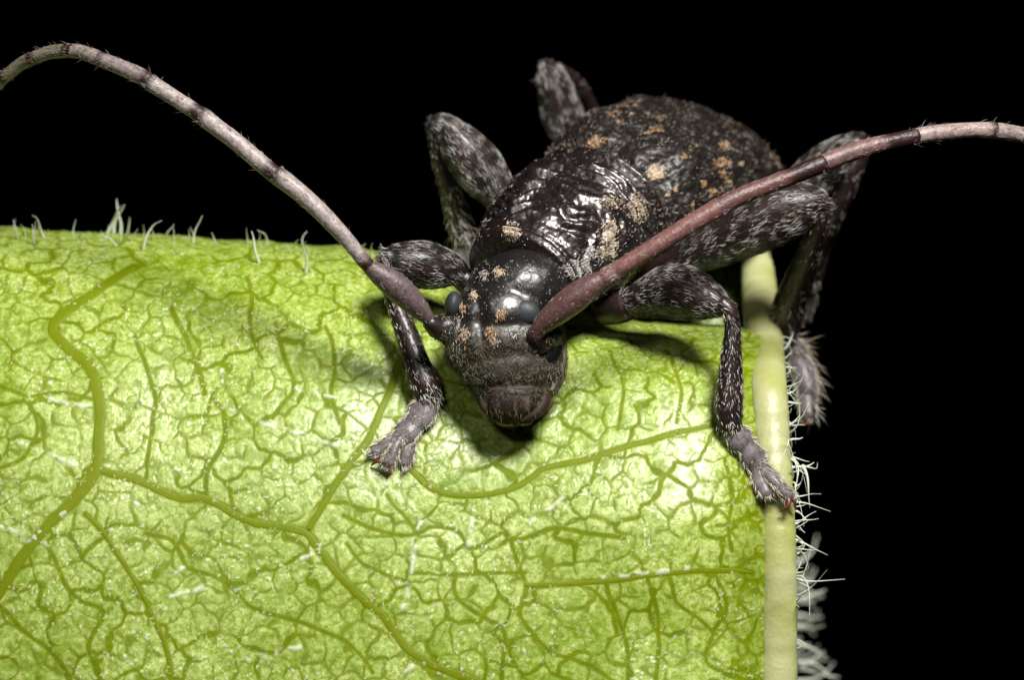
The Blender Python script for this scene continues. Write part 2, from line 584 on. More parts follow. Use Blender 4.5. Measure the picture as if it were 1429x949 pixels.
def voro(X, S, sc):
    """distance to the border between the two nearest points, and the grid index of both"""
    gx, gs, x0, s0, cell = sc
    X, S = X.astype(np.float32), S.astype(np.float32)
    xi, si = ((X - x0) / cell).astype(int) + 3, ((S - s0) / cell).astype(int) + 3
    big = np.float32(1e12)
    best = np.full(X.shape, big); b2 = np.full(X.shape, big)
    k1 = np.zeros(X.shape, int); k2 = np.zeros(X.shape, int)
    for dx in (-2, -1, 0, 1, 2):
        for ds in (-2, -1, 0, 1, 2):
            kk = (xi + dx) * gx.shape[1] + si + ds
            d = (gx.ravel()[kk] - X) ** 2 + (gs.ravel()[kk] - S) ** 2
            n1 = d < best
            n2 = (~n1) & (d < b2)
            b2 = np.where(n1, best, np.where(n2, d, b2)); k2 = np.where(n1, k1, np.where(n2, kk, k2))
            best = np.where(n1, d, best); k1 = np.where(n1, kk, k1)
    ax, as_, bx, bs = gx.ravel()[k1], gs.ravel()[k1], gx.ravel()[k2], gs.ravel()[k2]
    return ((b2 - best) / (2 * np.hypot(bx - ax, bs - as_) + 1e-6)).astype(float), k1, k2


WX = GX + 16 * (noise2(GX / 26, GS / 26, 3) - .5) + 5 * (noise2(GX / 10, GS / 10, 4) - .5)
WS = GS + 16 * (noise2(GX / 26, GS / 26, 5) - .5) + 5 * (noise2(GX / 10, GS / 10, 6) - .5)
fine_pts, coarse_pts = scatter(27, 2), scatter(84, 1)
d2, ka, kb = voro(WX, WS, fine_pts)
fpx, fps = fine_pts[0].ravel(), fine_pts[1].ravel()
cm = coarse_pts[0].ravel() < 1e5
cpx, cps = coarse_pts[0].ravel()[cm], coarse_pts[1].ravel()[cm]
par = np.array([np.argmin((cpx - a) ** 2 + (cps - b) ** 2) if a < 1e5 else -1 for a, b in zip(fpx, fps)])
thick = par[ka] != par[kb]                        # borders between families of small cells carry the stouter veins
d1 = np.where(thick, d2, 40.0)
d3 = voro(WX, WS, scatter(12, 3))[0]
wv = .6 + .8 * noise2(GX / 45, GS / 45, 8)
vein = np.maximum(vein, (1 - sm(2.0 * wv, 3.6 * wv + 1.8, d1)) * (.55 + .45 * sm(.2, .5, noise2(GX / 40, GS / 40, 19))))
gate = sm(.20, .55, noise2(GX / 18, GS / 18, 9))
vein = np.maximum(vein, (1 - sm(.9 * wv, 2.6 * wv + 1.4, d2)) * .9 * (.10 + .90 * gate))
gate3 = sm(.55, .74, noise2(GX / 14, GS / 14, 10))
vein = np.maximum(vein, (1 - sm(.3, 2.2, d3)) * .75 * gate3)
blot = sm(.58, .78, noise2(GX / 7, GS / 7, 12) * .6 + noise2(GX / 15, GS / 15, 13) * .4)
vein = np.clip(np.maximum(vein, .55 * blot), 0, 1)
strip = sm(1002, 1030, GX + 10 * (noise2(GS / 30, GX / 60, 14) - .5)) * (1 - sm(1060, 1080, GX))  # greener band beside the midrib, its missing sheen put into the colour
vein = np.clip(vein + .38 * strip + .28 * sm(.92, 1.0, GF) * (GX < 650), 0, 1)  # also darkens the rim at the fold: painted shade, less lit there
cellh = np.minimum(np.minimum(d1, d2 * 1.3), dist_all + 2)
relief = .0035 * sm(0, 9, cellh) + .001 * sm(0, 4, d3) + .003 * (noise2(GX / 5, GS / 5, 15) - .5)
# pale scratches and scuffs of wax
wax = np.zeros((NRW, NC))
SCR = [((311, 568), (345, 585)), ((345, 585), (400, 602)), ((400, 602), (470, 622)), ((410, 540), (440, 548)), ((440, 548), (520, 572)), ((70, 557), (120, 566)), ((25, 615), (115, 655)),
       ((588, 715), (575, 800)), ((575, 800), (562, 850)), ((735, 735), (790, 690)), ((345, 920), (420, 905)), ((560, 940), (590, 925)), ((420, 780), (445, 768)), ((0, 735), (70, 760)),
       ((235, 835), (290, 820)), ((240, 800), (257, 793)), ((640, 600), (600, 640)), ((660, 720), (655, 760)), ((178, 692), (190, 705)), ((840, 808), (980, 790)), ((20, 770), (90, 715))]
for a, b in SCR:
    a = np.array([a[0], leaf_s(*a)[0]]); b = np.array([b[0], leaf_s(*b)[0]])
    e = b - a
    tx, ts = WX1 - a[0], WS1 - a[1]
    t = np.clip((tx * e[0] + ts * e[1]) / (e @ e), 0, 1)
    d = np.hypot(tx - t * e[0], ts - t * e[1])
    wax = np.maximum(wax, (1 - sm(.3, 6.0, d)) * sm(.30, .75, noise2(GX / 7, GS / 7, 16)))
spk = sm(.80, .93, noise2(GX / 3.2, GS / 3.2, 17)) * sm(.3, .6, noise2(GX / 60, GS / 60, 18))
wax = np.clip(np.maximum(wax * .5, spk * .45), 0, 1)
relief += .02 * wax

P = V(GX, GY, GZ)
du = np.gradient(P, axis=1); dv = np.gradient(P, axis=0)
Nn = nz(np.cross(du, dv))
Nn *= np.sign(np.mean(Nn[50, :, 2]))
P = P + Nn * relief[..., None]
LEAF_P, LEAF_N = P, Nn
g = Geo().add(P.reshape(-1, 3), grid_q(NRW, NC, False))
if np.mean(np.cross(du, dv)[50, :, 2]) < 0:
    g.q = [g.q[0][:, ::-1]]
blade = build("blade", g, leaf_material(), leaf, leaf_base, {"vein": vein, "wax": wax})


def on_leaf(px, py, lift=0.0):
    """a point on the blade's near face at photo position px, py"""
    i = int(col_of(px))
    f = np.where(front[:, i])[0]
    j = f[np.argmin(np.abs(GY[f, i] - py))]
    return LEAF_P[j, i] + LEAF_N[j, i] * lift, LEAF_N[j, i]


# main veins: low ridges that follow the blade
P0 = V(GX, GY, GZ)
for nv, (hw, raised, pts) in enumerate(VEINS):
    if not raised: continue
    pts = np.array(pts, float)
    q = crom(np.stack([pts[:, 0], leaf_s(pts[:, 0], pts[:, 1])], 1), 14)
    m_ = len(q)
    q = q + 1.6 * np.stack([noise2(np.arange(m_) / 6., np.full(m_, nv * 3.), 21) - .5, noise2(np.arange(m_) / 6., np.full(m_, nv * 3.), 22) - .5], 1)
    tq = nz(np.gradient(q, axis=0)); nq_ = np.stack([-tq[:, 1], tq[:, 0]], 1)
    u = np.linspace(-1, 1, 11)
    ta = np.minimum(1, np.r_[np.linspace(.5, 1, 8), np.ones(m_ - 22), np.linspace(1, .3, 14)])
    hl = hw * .95 * ta * (.85 + .3 * noise2(np.arange(m_) / 5., np.full(m_, nv * 7.), 23))
    hr = hw * .95 * ta * (.85 + .3 * noise2(np.arange(m_) / 5., np.full(m_, nv * 7.), 24))
    off = np.where(u < 0, hl[:, None] * u, hr[:, None] * u)
    X, S = q[:, :1] + nq_[:, :1] * off, q[:, 1:] + nq_[:, 1:] * off
    ci = np.clip((X - cx[0]) / (cx[1] - cx[0]), 0, NC - 1.001)
    i0 = ci.astype(int); f0 = (ci - i0)[..., None]
    ri0 = (1090 - S) / (1090 - GS[-1, i0]) * (NRW - 1)
    r0_ = np.clip(ri0.astype(int), 0, NRW - 2); fr0 = np.clip(ri0 - r0_, 0, 1)[..., None]
    sp = lambda A_: (A_[r0_, i0] * (1 - f0) + A_[r0_, np.minimum(i0 + 1, NC - 1)] * f0) * (1 - fr0) + (A_[r0_ + 1, i0] * (1 - f0) + A_[r0_ + 1, np.minimum(i0 + 1, NC - 1)] * f0) * fr0
    base_, nn = sp(P0), sp(Nn)
    ht = (.002 + .0007 * hw * (1 - u ** 2) - .005 * u ** 6)[None, :, None]
    topv = base_ + nn * ht
    botv = base_[:, ::-1] - nn[:, ::-1] * .05
    build("vein", rings_geo(np.concatenate([topv, botv], 1)), MAT['vein'], leaf, leaf_base)

# the midrib at the right
mz = lambda y, d=.17: leaf_z(1060, y) - d
MR = [(1050, 290, -4.9), (1054, 345, -4.3), (1058, 385, -3.85), (1061, 420, -3.35), (1064, 452, -2.85), (1068, 485, -2.3), (1073, 540, mz(540, .0)), (1078, 620, mz(620, .08)), (1084, 700, mz(700)), (1087, 800, mz(800)), (1087, 900, mz(900)), (1085, 1010, mz(1000)), (1085, 1090, mz(1000))]
build("midrib", tube(MR, [18, 21, 25, 26, 26, 27, 26, 25, 24, 25, 26, 26, 26], n=40, sub=14, rough=.10, flat=.8, flatdir=(0, .2, .98)), MAT['rib'], leaf, leaf_base)

# the far half of the blade, folded away behind the midrib
fx, fy = np.linspace(0, 1, 14), np.linspace(390, 1090, 60)
mr = np.array(MR)
A = []
for yy in fy:
    zz = np.interp(yy, mr[:, 1], mr[:, 2]); xx = np.interp(yy, mr[:, 1], mr[:, 0])
    A.append(np.stack([xx + 12 - 55 * fx ** 1.3 + 3 * np.sin(yy / 40 + fx * 5), np.full(14, yy), zz - .15 - 14 * fx], -1))
A = np.array(A)
F = V(A[..., 0], A[..., 1], A[..., 2])
n_ = nz(np.cross(np.gradient(F, axis=1), np.gradient(F, axis=0)))
both = np.concatenate([F, (F - n_ * .08)[:, ::-1]], 1)
g = rings_geo(both)
build("folded_blade", g, mat("leaf_topside", (.14, .24, .02), .4, .5, bumps=(('noise', 6, .4, .05),)), leaf, leaf_base)


# hairs of the leaf: each its own object, four shared shapes
def hair_mesh(seed, bend, hook=0):
    r_ = np.random.default_rng(seed)
    t = np.linspace(0, 1, 7)
    C = np.stack([bend * t ** 2 + hook * t ** 5, .08 * np.sin(t * 4 + seed) * t, t * (1 - .25 * abs(hook) * t ** 3)], 1)
    R, _ = tube_rings(C, .034 * (1 - t * .86) + .002, n=7, sub=2, ctrl_px=False, flatdir=(1, 0, 0))
    gg = rings_geo(R)
    me = mesh("hair", gg.V, gg.Q, gg.T)
    me.materials.append(MAT['leafhair'])
    return me


HM = [hair_mesh(1, .12), hair_mesh(2, .35), hair_mesh(3, .7, .5), hair_mesh(4, -.3, -.4), hair_mesh(5, .1, .15)]


def leaf_hair(a, b, width=1.0, kind=0, twist=0.0):
    """one hair from a to b (beetle frame)"""
    d = b - a
    ln = np.linalg.norm(d)
    zv = d / ln
    xv = np.cross([0, 0, 1.0], zv)
    xv = nz(xv) if np.linalg.norm(xv) > .1 else np.array([1.0, 0, 0])
    yv = np.cross(zv, xv)
    x2 = xv * math.cos(twist) + yv * math.sin(twist)
    y2 = np.cross(zv, x2)
    o = bpy.data.objects.new("hair", HM[kind])
    col.objects.link(o)
    o.parent = leaf
    Rm = M @ np.stack([x2 * width, y2 * width, zv * ln], 1)
    pos = M @ a - leaf_base
    o.matrix_local = Matrix([[*Rm[0], pos[0]], [*Rm[1], pos[1]], [*Rm[2], pos[2]], [0, 0, 0, 1]])


TOP = [(24, 333, 24, 310), (62, 331, 45, 293), (150, 322, 166, 282), (158, 325, 163, 285), (168, 326, 172, 284), (176, 327, 186, 308), (162, 343, 142, 320), (200, 348, 208, 301), (270, 338, 275, 301),
       (362, 367, 353, 327), (374, 340, 370, 315), (427, 381, 427, 334), (412, 345, 410, 331), (421, 345, 423, 332), (48, 340, 47, 318), (300, 345, 303, 326), (110, 332, 114, 318), (500, 352, 504, 336), (232, 331, 236, 316)]
for k, (a, b, c, d) in enumerate(TOP):
    p, n = on_leaf(a, b, -.02)
    q = V(c, d, p[2] + .22)
    leaf_hair(p, q, .78 if b - d > 38 else .55, [0, 4, 0][k % 3], k * 1.3)
for k in range(34):                                  # finer down along the fold
    a = rng.uniform(0, 640)
    b = float(np.interp(a, cx, yh)) + rng.uniform(3, 16)
    p, n = on_leaf(a, b, -.02)
    leaf_hair(p, V(a + rng.uniform(-7, 7), b - rng.uniform(9, 24), p[2] + .15), .34, int(k % 2), k * 1.7)
RIM = [(1101, 488, 1112, 470, 0), (1098, 523, 1116, 515, 0), (1099, 545, 1117, 542, 1), (1101, 562, 1114, 566, 0), (1103, 578, 1118, 572, 1), (1103, 588, 1113, 600, 1), (1103, 618, 1116, 611, 0), (1104, 631, 1126, 617, 2), (1104, 637, 1112, 650, 1),
       (1108, 655, 1127, 644, 1), (1108, 640, 1127, 652, 3), (1126, 650, 1151, 664, 3), (1126, 650, 1146, 698, 1), (1110, 685, 1125, 670, 2), (1114, 700, 1129, 707, 2), (1110, 712, 1128, 716, 0), (1108, 730, 1138, 725, 0), (1110, 733, 1136, 726, 1),
       (1110, 751, 1125, 755, 0), (1110, 769, 1132, 765, 0), (1112, 788, 1123, 778, 1), (1113, 804, 1145, 800, 2), (1113, 800, 1146, 797, 3), (1113, 817, 1128, 822, 2), (1112, 853, 1124, 840, 1), (1112, 895, 1126, 893, 0), (1111, 910, 1122, 902, 0),
       (1109, 670, 1120, 655, 1), (1107, 605, 1122, 598, 3), (1111, 693, 1130, 690, 3), (1110, 720, 1122, 706, 1), (1112, 760, 1122, 748, 0), (1112, 812, 1130, 808, 0), (1106, 596, 1116, 588, 0)]
for k, (a, b, c, d, kind) in enumerate(RIM):
    z = float(np.interp(b, mr[:, 1], mr[:, 2]))
    leaf_hair(V(a - 6, b, z - .04), V(c, d, z + .05 + .25 * math.sin(k * 2.1)), (.5 + .22 * (k % 3 == 0)), kind, k * 1.9)
for k in range(46):                                  # and a denser short down between them
    b = rng.uniform(470, 840)
    z = float(np.interp(b, mr[:, 1], mr[:, 2])); xe = float(np.interp(b, mr[:, 1], mr[:, 0])) + 21
    leaf_hair(V(xe - 3, b, z - rng.uniform(.0, .2)), V(xe + rng.uniform(10, 27), b + rng.uniform(-14, 12), z + rng.uniform(-.2, .2)), rng.uniform(.4, .6), int(rng.integers(0, 4)), k * 2.3)
for k in range(24):                                  # hairs of the folded half, further back
    y = 800 + k * 6.6 + rng.uniform(-4, 4)
    z = float(np.interp(y, mr[:, 1], mr[:, 2])) - rng.uniform(6.0, 9.5)
    x0 = 1080
    leaf_hair(V(x0, y, z), V(rng.uniform(1125, 1172), y + rng.uniform(-22, 18), z + rng.uniform(-.5, .3)), 1.5, int(rng.integers(0, 2)) * 4, k * 1.1)

# ------------------------------------------------------------------ the beetle
beetle_base = M @ V(760, 520, leaf_z(760, 520))
beetle = bpy.data.objects.new("longhorn_beetle", None)
col.objects.link(beetle)
beetle.location = beetle_base
beetle["label"] = "black longhorn beetle with tan flecks and banded antennae climbing over the leaf edge"
beetle["category"] = "beetle"


def part(name, g, m, parent=beetle, colour=False, attrs=None):
    return build(name, g, MAT[m] if isinstance(m, str) else m, parent, beetle_base if parent is beetle else beetle_base, attrs, colour)


def hairs(g, parent=beetle):
    o = build("pubescence", g, MAT['hair'], parent, beetle_base, None, True)
    o["kind"] = "stuff"
    return o


TAN = (.52, .30, .14); CREAM = (.60, .47, .33); GREY = (.30, .29, .28); PALE = (.50, .48, .45); BROWN = (.16, .11, .08); GOLD = (.34, .25, .10)


def frame(a, lhint):
    a = nz(np.asarray(a, float)); l = np.asarray(lhint, float)
    l = nz(l - a * a.dot(l))
    return a, l, np.cross(l, a)


# --- wing cases
LH = (.74, -.42, .52)
ea, el, en = frame((.52, .13, -.84), LH)
E0 = V(838, 285, -2.05)
EL = 4.5
S_ = np.array([0, .03, .10, .22, .38, .55, .70, .82, .91, .97, 1.0])
EW = np.array([.98, 1.14, 1.30, 1.37, 1.42, 1.42, 1.32, 1.12, .80, .45, .10])
EH = np.array([.78, .92, 1.06, 1.18, 1.24, 1.20, 1.05, .82, .55, .30, .06])
ED = np.array([0, .0, 0, .0, .0, -.02, -.06, -.12, -.2, -.26, -.3])
ss = np.linspace(0, 1, 90)
def lut(S, Y, x):
    c = crom(np.stack([S, Y], 1), 12)
    return np.interp(x, c[:, 0], c[:, 1])
ew, eh, ed = lut(S_, EW, ss), lut(S_, EH, ss), lut(S_, ED, ss)
al = np.radians(np.linspace(0, 118, 46))
ely_geo = []
for sg in (1, -1):
    cen = E0 + ea * (ss * EL)[:, None] + en * ed[:, None]
    def arc(k):
        ca, sa = np.cos(al), np.sin(al)
        X = ew[:, None] * np.abs(sa) ** .9 * k
        Y = np.where(ca > 0, eh[:, None] * np.abs(ca) ** .92 * np.sign(ca), .75 * eh[:, None] * ca) * (1 if k == 1 else k)
        if k == 1:   # basal humps, punctured rows and a seam that dips
            u = al[None, :] / al[-1]
            hump = .10 * np.exp(-((ss[:, None] - .13) / .09) ** 2 - ((u - .28) / .13) ** 2)
            hump += .05 * np.exp(-((ss[:, None] - .42) / .12) ** 2 - ((u - .30) / .10) ** 2)
            rows = .012 * np.cos(u * 60) * (u > .05)
            ns = .05 * (noise2(ss[:, None] * 26 + 0 * u, u * 22 + 0 * ss[:, None], 30 + sg) - .5) + .02 * (noise2(ss[:, None] * 9 + 0 * u, u * 8, 33 + sg) - .5)
            dip = -.05 * np.exp(-(u / .03) ** 2)
            k2 = 1 + hump + rows + ns + dip
            X, Y = X * k2, Y * k2
        return cen[:, None] + sg * (X + .004)[..., None] * el + Y[..., None] * en
    o_, i_ = arc(1), arc(.86)
    R = np.concatenate([o_, i_[:, ::-1]], 1)
    g = rings_geo(R)
    ely_geo.append(g)
    part("elytron", g, 'ely')

# --- underside of the body
ts = np.linspace(0, 1, 24)
c = E0 + ea * (ts * EL * .97 - .1)[:, None] - en * .12
ph = np.linspace(0, 2 * math.pi, 36, endpoint=False)
aw_, ah_ = lut(S_, EW, ts) * .84, lut(S_, EH, ts) * .95
R = c[:, None] + (aw_[:, None] * np.cos(ph))[..., None] * el + (np.where(np.sin(ph) > 0, .6, .95) * ah_[:, None] * np.sin(ph))[..., None] * en
abd = rings_geo(R)
part("abdomen", abd, 'limb')

# --- pronotum
PA, PB = V(727, 388, -.40), V(838, 285, -2.05)
pa, pl, pn = frame(PB - PA, LH)
PLn = np.linalg.norm(PB - PA)
tp = np.linspace(0, 1, 120)
PS = np.array([-.02, 0, .03, .12, .30, .50, .68, .82, .92, .96, 1.0, 1.03])
PWd = np.array([.70, .84, .87, .93, 1.04, 1.13, 1.17, 1.11, 1.05, 1.03, 1.06, .95])
PHt = np.array([.56, .70, .74, .82, .92, .97, .96, .92, .86, .84, .88, .74])
tt = np.linspace(-.02, 1.03, 130)
w_, h_ = lut(PS, PWd, tt), lut(PS, PHt, tt)
ph = np.linspace(0, 2 * math.pi, 140, endpoint=False)
U, T_ = np.meshgrid(ph, tt)
fr = sm(.05, .16, T_) * (1 - sm(.86, .93, T_))
dors = np.clip(np.sin(U), 0, 1)
wr = np.sin(T_ * 56 + 7 * (noise2(U * 2.4, T_ * 4, 40) - .5) * 2 + 1.2 * np.sin(U * 5))
disp = .048 * wr * fr * dors * sm(.2, .55, noise2(U * 3.5, T_ * 7, 41)) + .05 * (noise2(U * 4, T_ * 9, 42) - .5) * fr + .03 * (noise2(U * 11, T_ * 24, 43) - .5) * fr
disp += .07 * np.exp(-((T_ - .58) / .12) ** 2 - ((U - 1.05) / .22) ** 2) + .07 * np.exp(-((T_ - .58) / .12) ** 2 - ((U - 2.09) / .22) ** 2)     # two low humps
disp += .10 * np.exp(-((T_ - .62) / .10) ** 2 - ((U - .12) / .22) ** 2) + .10 * np.exp(-((T_ - .62) / .10) ** 2 - ((U - 3.02) / .22) ** 2)    # side bumps
disp += .03 * np.exp(-((T_ - .985) / .02) ** 2)
disp -= .075 * np.exp(-((T_ - .925) / .018) ** 2) + .03 * np.exp(-((T_ - .06) / .015) ** 2)
X = (w_[:, None] + disp) * np.sign(np.cos(U)) * np.abs(np.cos(U)) ** .92
Y = (h_[:, None] + disp) * np.sin(U) * np.where(np.sin(U) > 0, 1, .8)
R = PA + pa * (T_ * PLn)[..., None] + X[..., None] * pl + Y[..., None] * pn
dd = np.repeat(-pa[None], R.shape[0] * R.shape[1] + 2, 0)
pron = rings_geo(R, d=dd)
part("pronotum", pron, 'prono')

# --- head: ellipsoids fused into one skin
bm = bmesh.new()


def ell(px, py, z, rx, ry, rz, rot=(0, 0, 0)):
    c = V(px, py, z)
    mx = Matrix.Translation(Vector(c)) @ Matrix.Rotation(rot[2], 4, 'Z') @ Matrix.Rotation(rot[0], 4, 'X') @ Matrix.Diagonal((rx, ry, rz, 1))
    bmesh.ops.create_uvsphere(bm, u_segments=32, v_segments=20, radius=1.0, matrix=mx)


ell(724, 405, -.18, .76, .58, .70, (0, 0, .15))
ell(702, 438, .02, .72, .50, .66)
ell(700, 478, .20, .80, .46, .52)
ell(708, 515, .27, .66, .44, .45)
ell(716, 550, .28, .50, .36, .40)
ell(622, 458, .30, .22, .20, .24)
ell(648, 490, .22, .26, .36, .34, (0, 0, .35))
ell(762, 468, .36, .26, .24, .28)
ell(768, 512, .10, .22, .44, .38, (0, 0, -.12))
tm = bpy.data.meshes.new("head_blank")
bm.to_mesh(tm)
bm.free()
to = bpy.data.objects.new("head_blank", tm)
col.objects.link(to)
r = to.modifiers.new("r", 'REMESH'); r.mode = 'VOXEL'; r.voxel_size = .026
s_ = to.modifiers.new("s", 'SMOOTH'); s_.iterations = 26; s_.factor = .5
dg = bpy.context.evaluated_depsgraph_get()
hm = bpy.data.meshes.new_from_object(to.evaluated_get(dg))
bpy.data.objects.remove(to); bpy.data.meshes.remove(tm)
hv = np.zeros(len(hm.vertices) * 3); hm.vertices.foreach_get("co", hv); hv = hv.reshape(-1, 3)
hq = np.array([p.vertices[:] for p in hm.polygons if len(p.vertices) == 4])
hn = np.zeros(len(hm.vertices) * 3); hm.vertices.foreach_get("normal", hn); hn = hn.reshape(-1, 3)
bpy.data.meshes.remove(hm)
hx, hy = PX(hv)
# frons pits, a furrow between the eyes, the seam over the mouth
hd = .010 * (noise2(hx / 9, hy / 9, 50) - .5) + .02 * (noise2(hx / 22, hy / 22, 51) - .5)
fz = hv[:, 2] > .1
hd -= .07 * np.exp(-((hx - 668 - (hy - 440) * .1) / 9) ** 2) * sm(400, 425, hy) * (1 - sm(470, 500, hy)) * fz
hd -= .025 * np.exp(-((hy - 538) / 4) ** 2) * fz
hv = hv + hn * hd[:, None]
head = Geo().add(hv, hq, None, np.array([0, -1.0, .15]))
hc = sm(430, 490, hy)
hm_ = bpy.data.materials.new("head_chitin")
# dark polished crown, duller brown face
m = MAT['face']
nt = m.node_tree
b = nt.nodes["Principled BSDF"]
ao = nt.nodes.new("ShaderNodeAttribute"); ao.attribute_name = "frons"
mx = nt.nodes.new("ShaderNodeMix"); mx.data_type = 'RGBA'
old = b.inputs["Base Color"].links[0].from_socket
nt.links.new(ao.outputs["Fac"], mx.inputs[0])
mx.inputs[6].default_value = (.009, .008, .008, 1)
nt.links.new(old, mx.inputs[7])
nt.links.new(mx.outputs[2], b.inputs["Base Color"])
mr_ = nt.nodes.new("ShaderNodeMapRange"); mr_.inputs[3].default_value = .36; mr_.inputs[4].default_value = .5
nt.links.new(ao.outputs["Fac"], mr_.inputs[0]); nt.links.new(mr_.outputs[0], b.inputs["Roughness"])
ms_ = nt.nodes.new("ShaderNodeMapRange"); ms_.inputs[3].default_value = 1.0; ms_.inputs[4].default_value = .4
nt.links.new(ao.outputs["Fac"], ms_.inputs[0]); nt.links.new(ms_.outputs[0], b.inputs["Specular IOR Level"])
for nd in list(nt.nodes):
    if nd.type == 'BUMP':
        q_ = nt.nodes.new("ShaderNodeMapRange"); q_.inputs[3].default_value = nd.inputs["Strength"].default_value * 1.0; q_.inputs[4].default_value = nd.inputs["Strength"].default_value
        nt.links.new(ao.outputs["Fac"], q_.inputs[0]); nt.links.new(q_.outputs[0], nd.inputs["Strength"])
bpy.data.materials.remove(hm_)
head_o = part("head", head, 'face', attrs={"frons": hc})


def ellipsoid(px, py, z, rx, ry, rz, rotz=0.0, g=None, c=None, tilt=0.0, squash=None):
    u = np.linspace(0, 2 * math.pi, 32, endpoint=False); v = np.linspace(.04, math.pi - .04, 18)
    v_, u_ = np.meshgrid(v, u, indexing='ij')
    Xx = np.stack([rx * np.sin(v_) * np.cos(u_), ry * np.sin(v_) * np.sin(u_), rz * np.cos(v_)], -1)
    if squash is not None: Xx = squash(Xx)
    cz, sz = math.cos(rotz), math.sin(rotz)
    Rz = np.array([[cz, -sz, 0], [sz, cz, 0], [0, 0, 1]])
    ct, st = math.cos(tilt), math.sin(tilt)
    Rt = np.array([[1, 0, 0], [0, ct, -st], [0, st, ct]])
    return rings_geo(Xx @ (Rz @ Rt).T + V(px, py, z), g=g, c=None if c is None else np.tile(c, (18, 1)))


# eyes: upper lobes, and the big lower lobe that bends round the right antenna socket
part("eye", ellipsoid(732, 436, .52, .22, .18, .13, -.2), 'eye', head_o)
part("eye", ellipsoid(632, 425, .30, .115, .19, .17, -.15), 'eye', head_o)
part("eye_lower_lobe", ellipsoid(766, 492, .40, .17, .25, .10, -.30), mat("eye_lower", (.004, .004, .005), .4, .4), head_o)
# antenna sockets
part("antenna_socket", tube([(610, 458, .42), (600, 451, .50)], [15, 11], n=18), 'limb', head_o)
part("antenna_socket", tube([(752, 478, .48), (746, 469, .62)], [19, 14], n=18), 'limb', head_o)
# pale rim of the cheek
g = tube([(783, 458, .30), (788, 475, .30), (786, 500, .30), (780, 522, .32), (770, 544, .36)], [2.5, 3.5, 4.5, 4, 2.5], n=10)
part("cheek_rim", g, mat("cheek_rim", (.20, .155, .10), .5, .3, bumps=(('noise', 14, .4, .02),)), head_o)
# mouth
part("clypeus", ellipsoid(714, 543, .56, .33, .07, .11, 0.04, c=(.05, .038, .022)), 'mouth', head_o, True)
LR, lt = tube_rings([(712, 550, .57), (714, 561, .58), (716, 572, .56), (717, 580, .52)], [30, 32, 30, 22], n=48, sub=8, flat=.34, flatdir=(0, .25, .97))
lq = rings_geo(LR)
lx, ly = PX(lq.V)
stk = noise2(lx / 4.0, ly / 40.0, 80)[:, None]
lq.c = [np.array((.020, .012, .010)) * (.5 + stk) + np.array((.10, .075, .05)) * sm(.62, .9, stk) * .6]
part("labrum", lq, 'mouth', head_o, True)
part("mandible", tube([(756, 548, .36), (757, 562, .42), (747, 577, .50), (728, 587, .52)], [11, 11, 8, 3.5], n=16, c=(.028, .014, .009)), 'mouth', head_o, True)
part("mandible", tube([(676, 550, .36), (678, 565, .42), (689, 580, .47), (705, 587, .50)], [9, 9, 7, 4], n=16, c=(.05, .038, .022)), 'mouth', head_o, True)
part("palp", tube([(760, 552, .28), (767, 562, .32), (763, 574, .38)], [5, 5, 3], n=12, c=(.06, .03, .012)), 'mouth', head_o, True)
part("palp", tube([(690, 580, .40), (700, 590, .46), (714, 592, .50)], [5, 5, 3], n=12, c=(.26, .21, .10)), 'mouth', head_o, True)
part("palp", tube([(738, 578, .40), (739, 588, .44), (728, 592, .48)], [5, 4.5, 3], n=12, c=(.18, .13, .05)), 'mouth', head_o, True)

# --- antennae
DRK = np.array((.022, .006, .005))


def seg_col(base_c, band, tipband=0.0, edge=.06):
    def f(t):
        k = 1 - sm(band - edge, band + edge, t) if band > 0 else 0 * t
        if tipband: k = np.maximum(k, sm(1 - tipband - edge, 1 - tipband + edge, t))
        return np.array(base_c)[None] * (1 - k[:, None] * .97) + DRK[None] * k[:, None]
    return f


def antenna(scape_pts, scape_r, scape_c, segs, hair_c, hair_n):
    """scape first as the part's own mesh, then its segments as children"""
    ga = tube(scape_pts, scape_r, n=26, cfun=seg_col(scape_c, .06))
    a_o = part("antenna", ga, 'ant', beetle, True)
    hg = Geo()
    s = sample(ga, 600)
    fur(hg, *s, .09, .0042, 9, pick(600, (3, hair_c), (2, BROWN), (1, PALE)))
    for pts, rad, c, band, tip in segs:
        gs = tube(pts, rad, n=22, sub=10, cfun=seg_col(c, band, tip))
        part("antenna_segment", gs, 'ant', a_o, True)
        s = sample(gs, hair_n, None, True)
        fur(hg, *s, .09, .0042, 8, pick(hair_n, (4, hair_c), (2, PALE), (2, BROWN)), spread=.15)
        s = sample(gs, 26)
        fur(hg, *s, .14, .0045, 34, pick(26, (1, GREY), (2, BROWN)))
    hairs(hg, a_o)


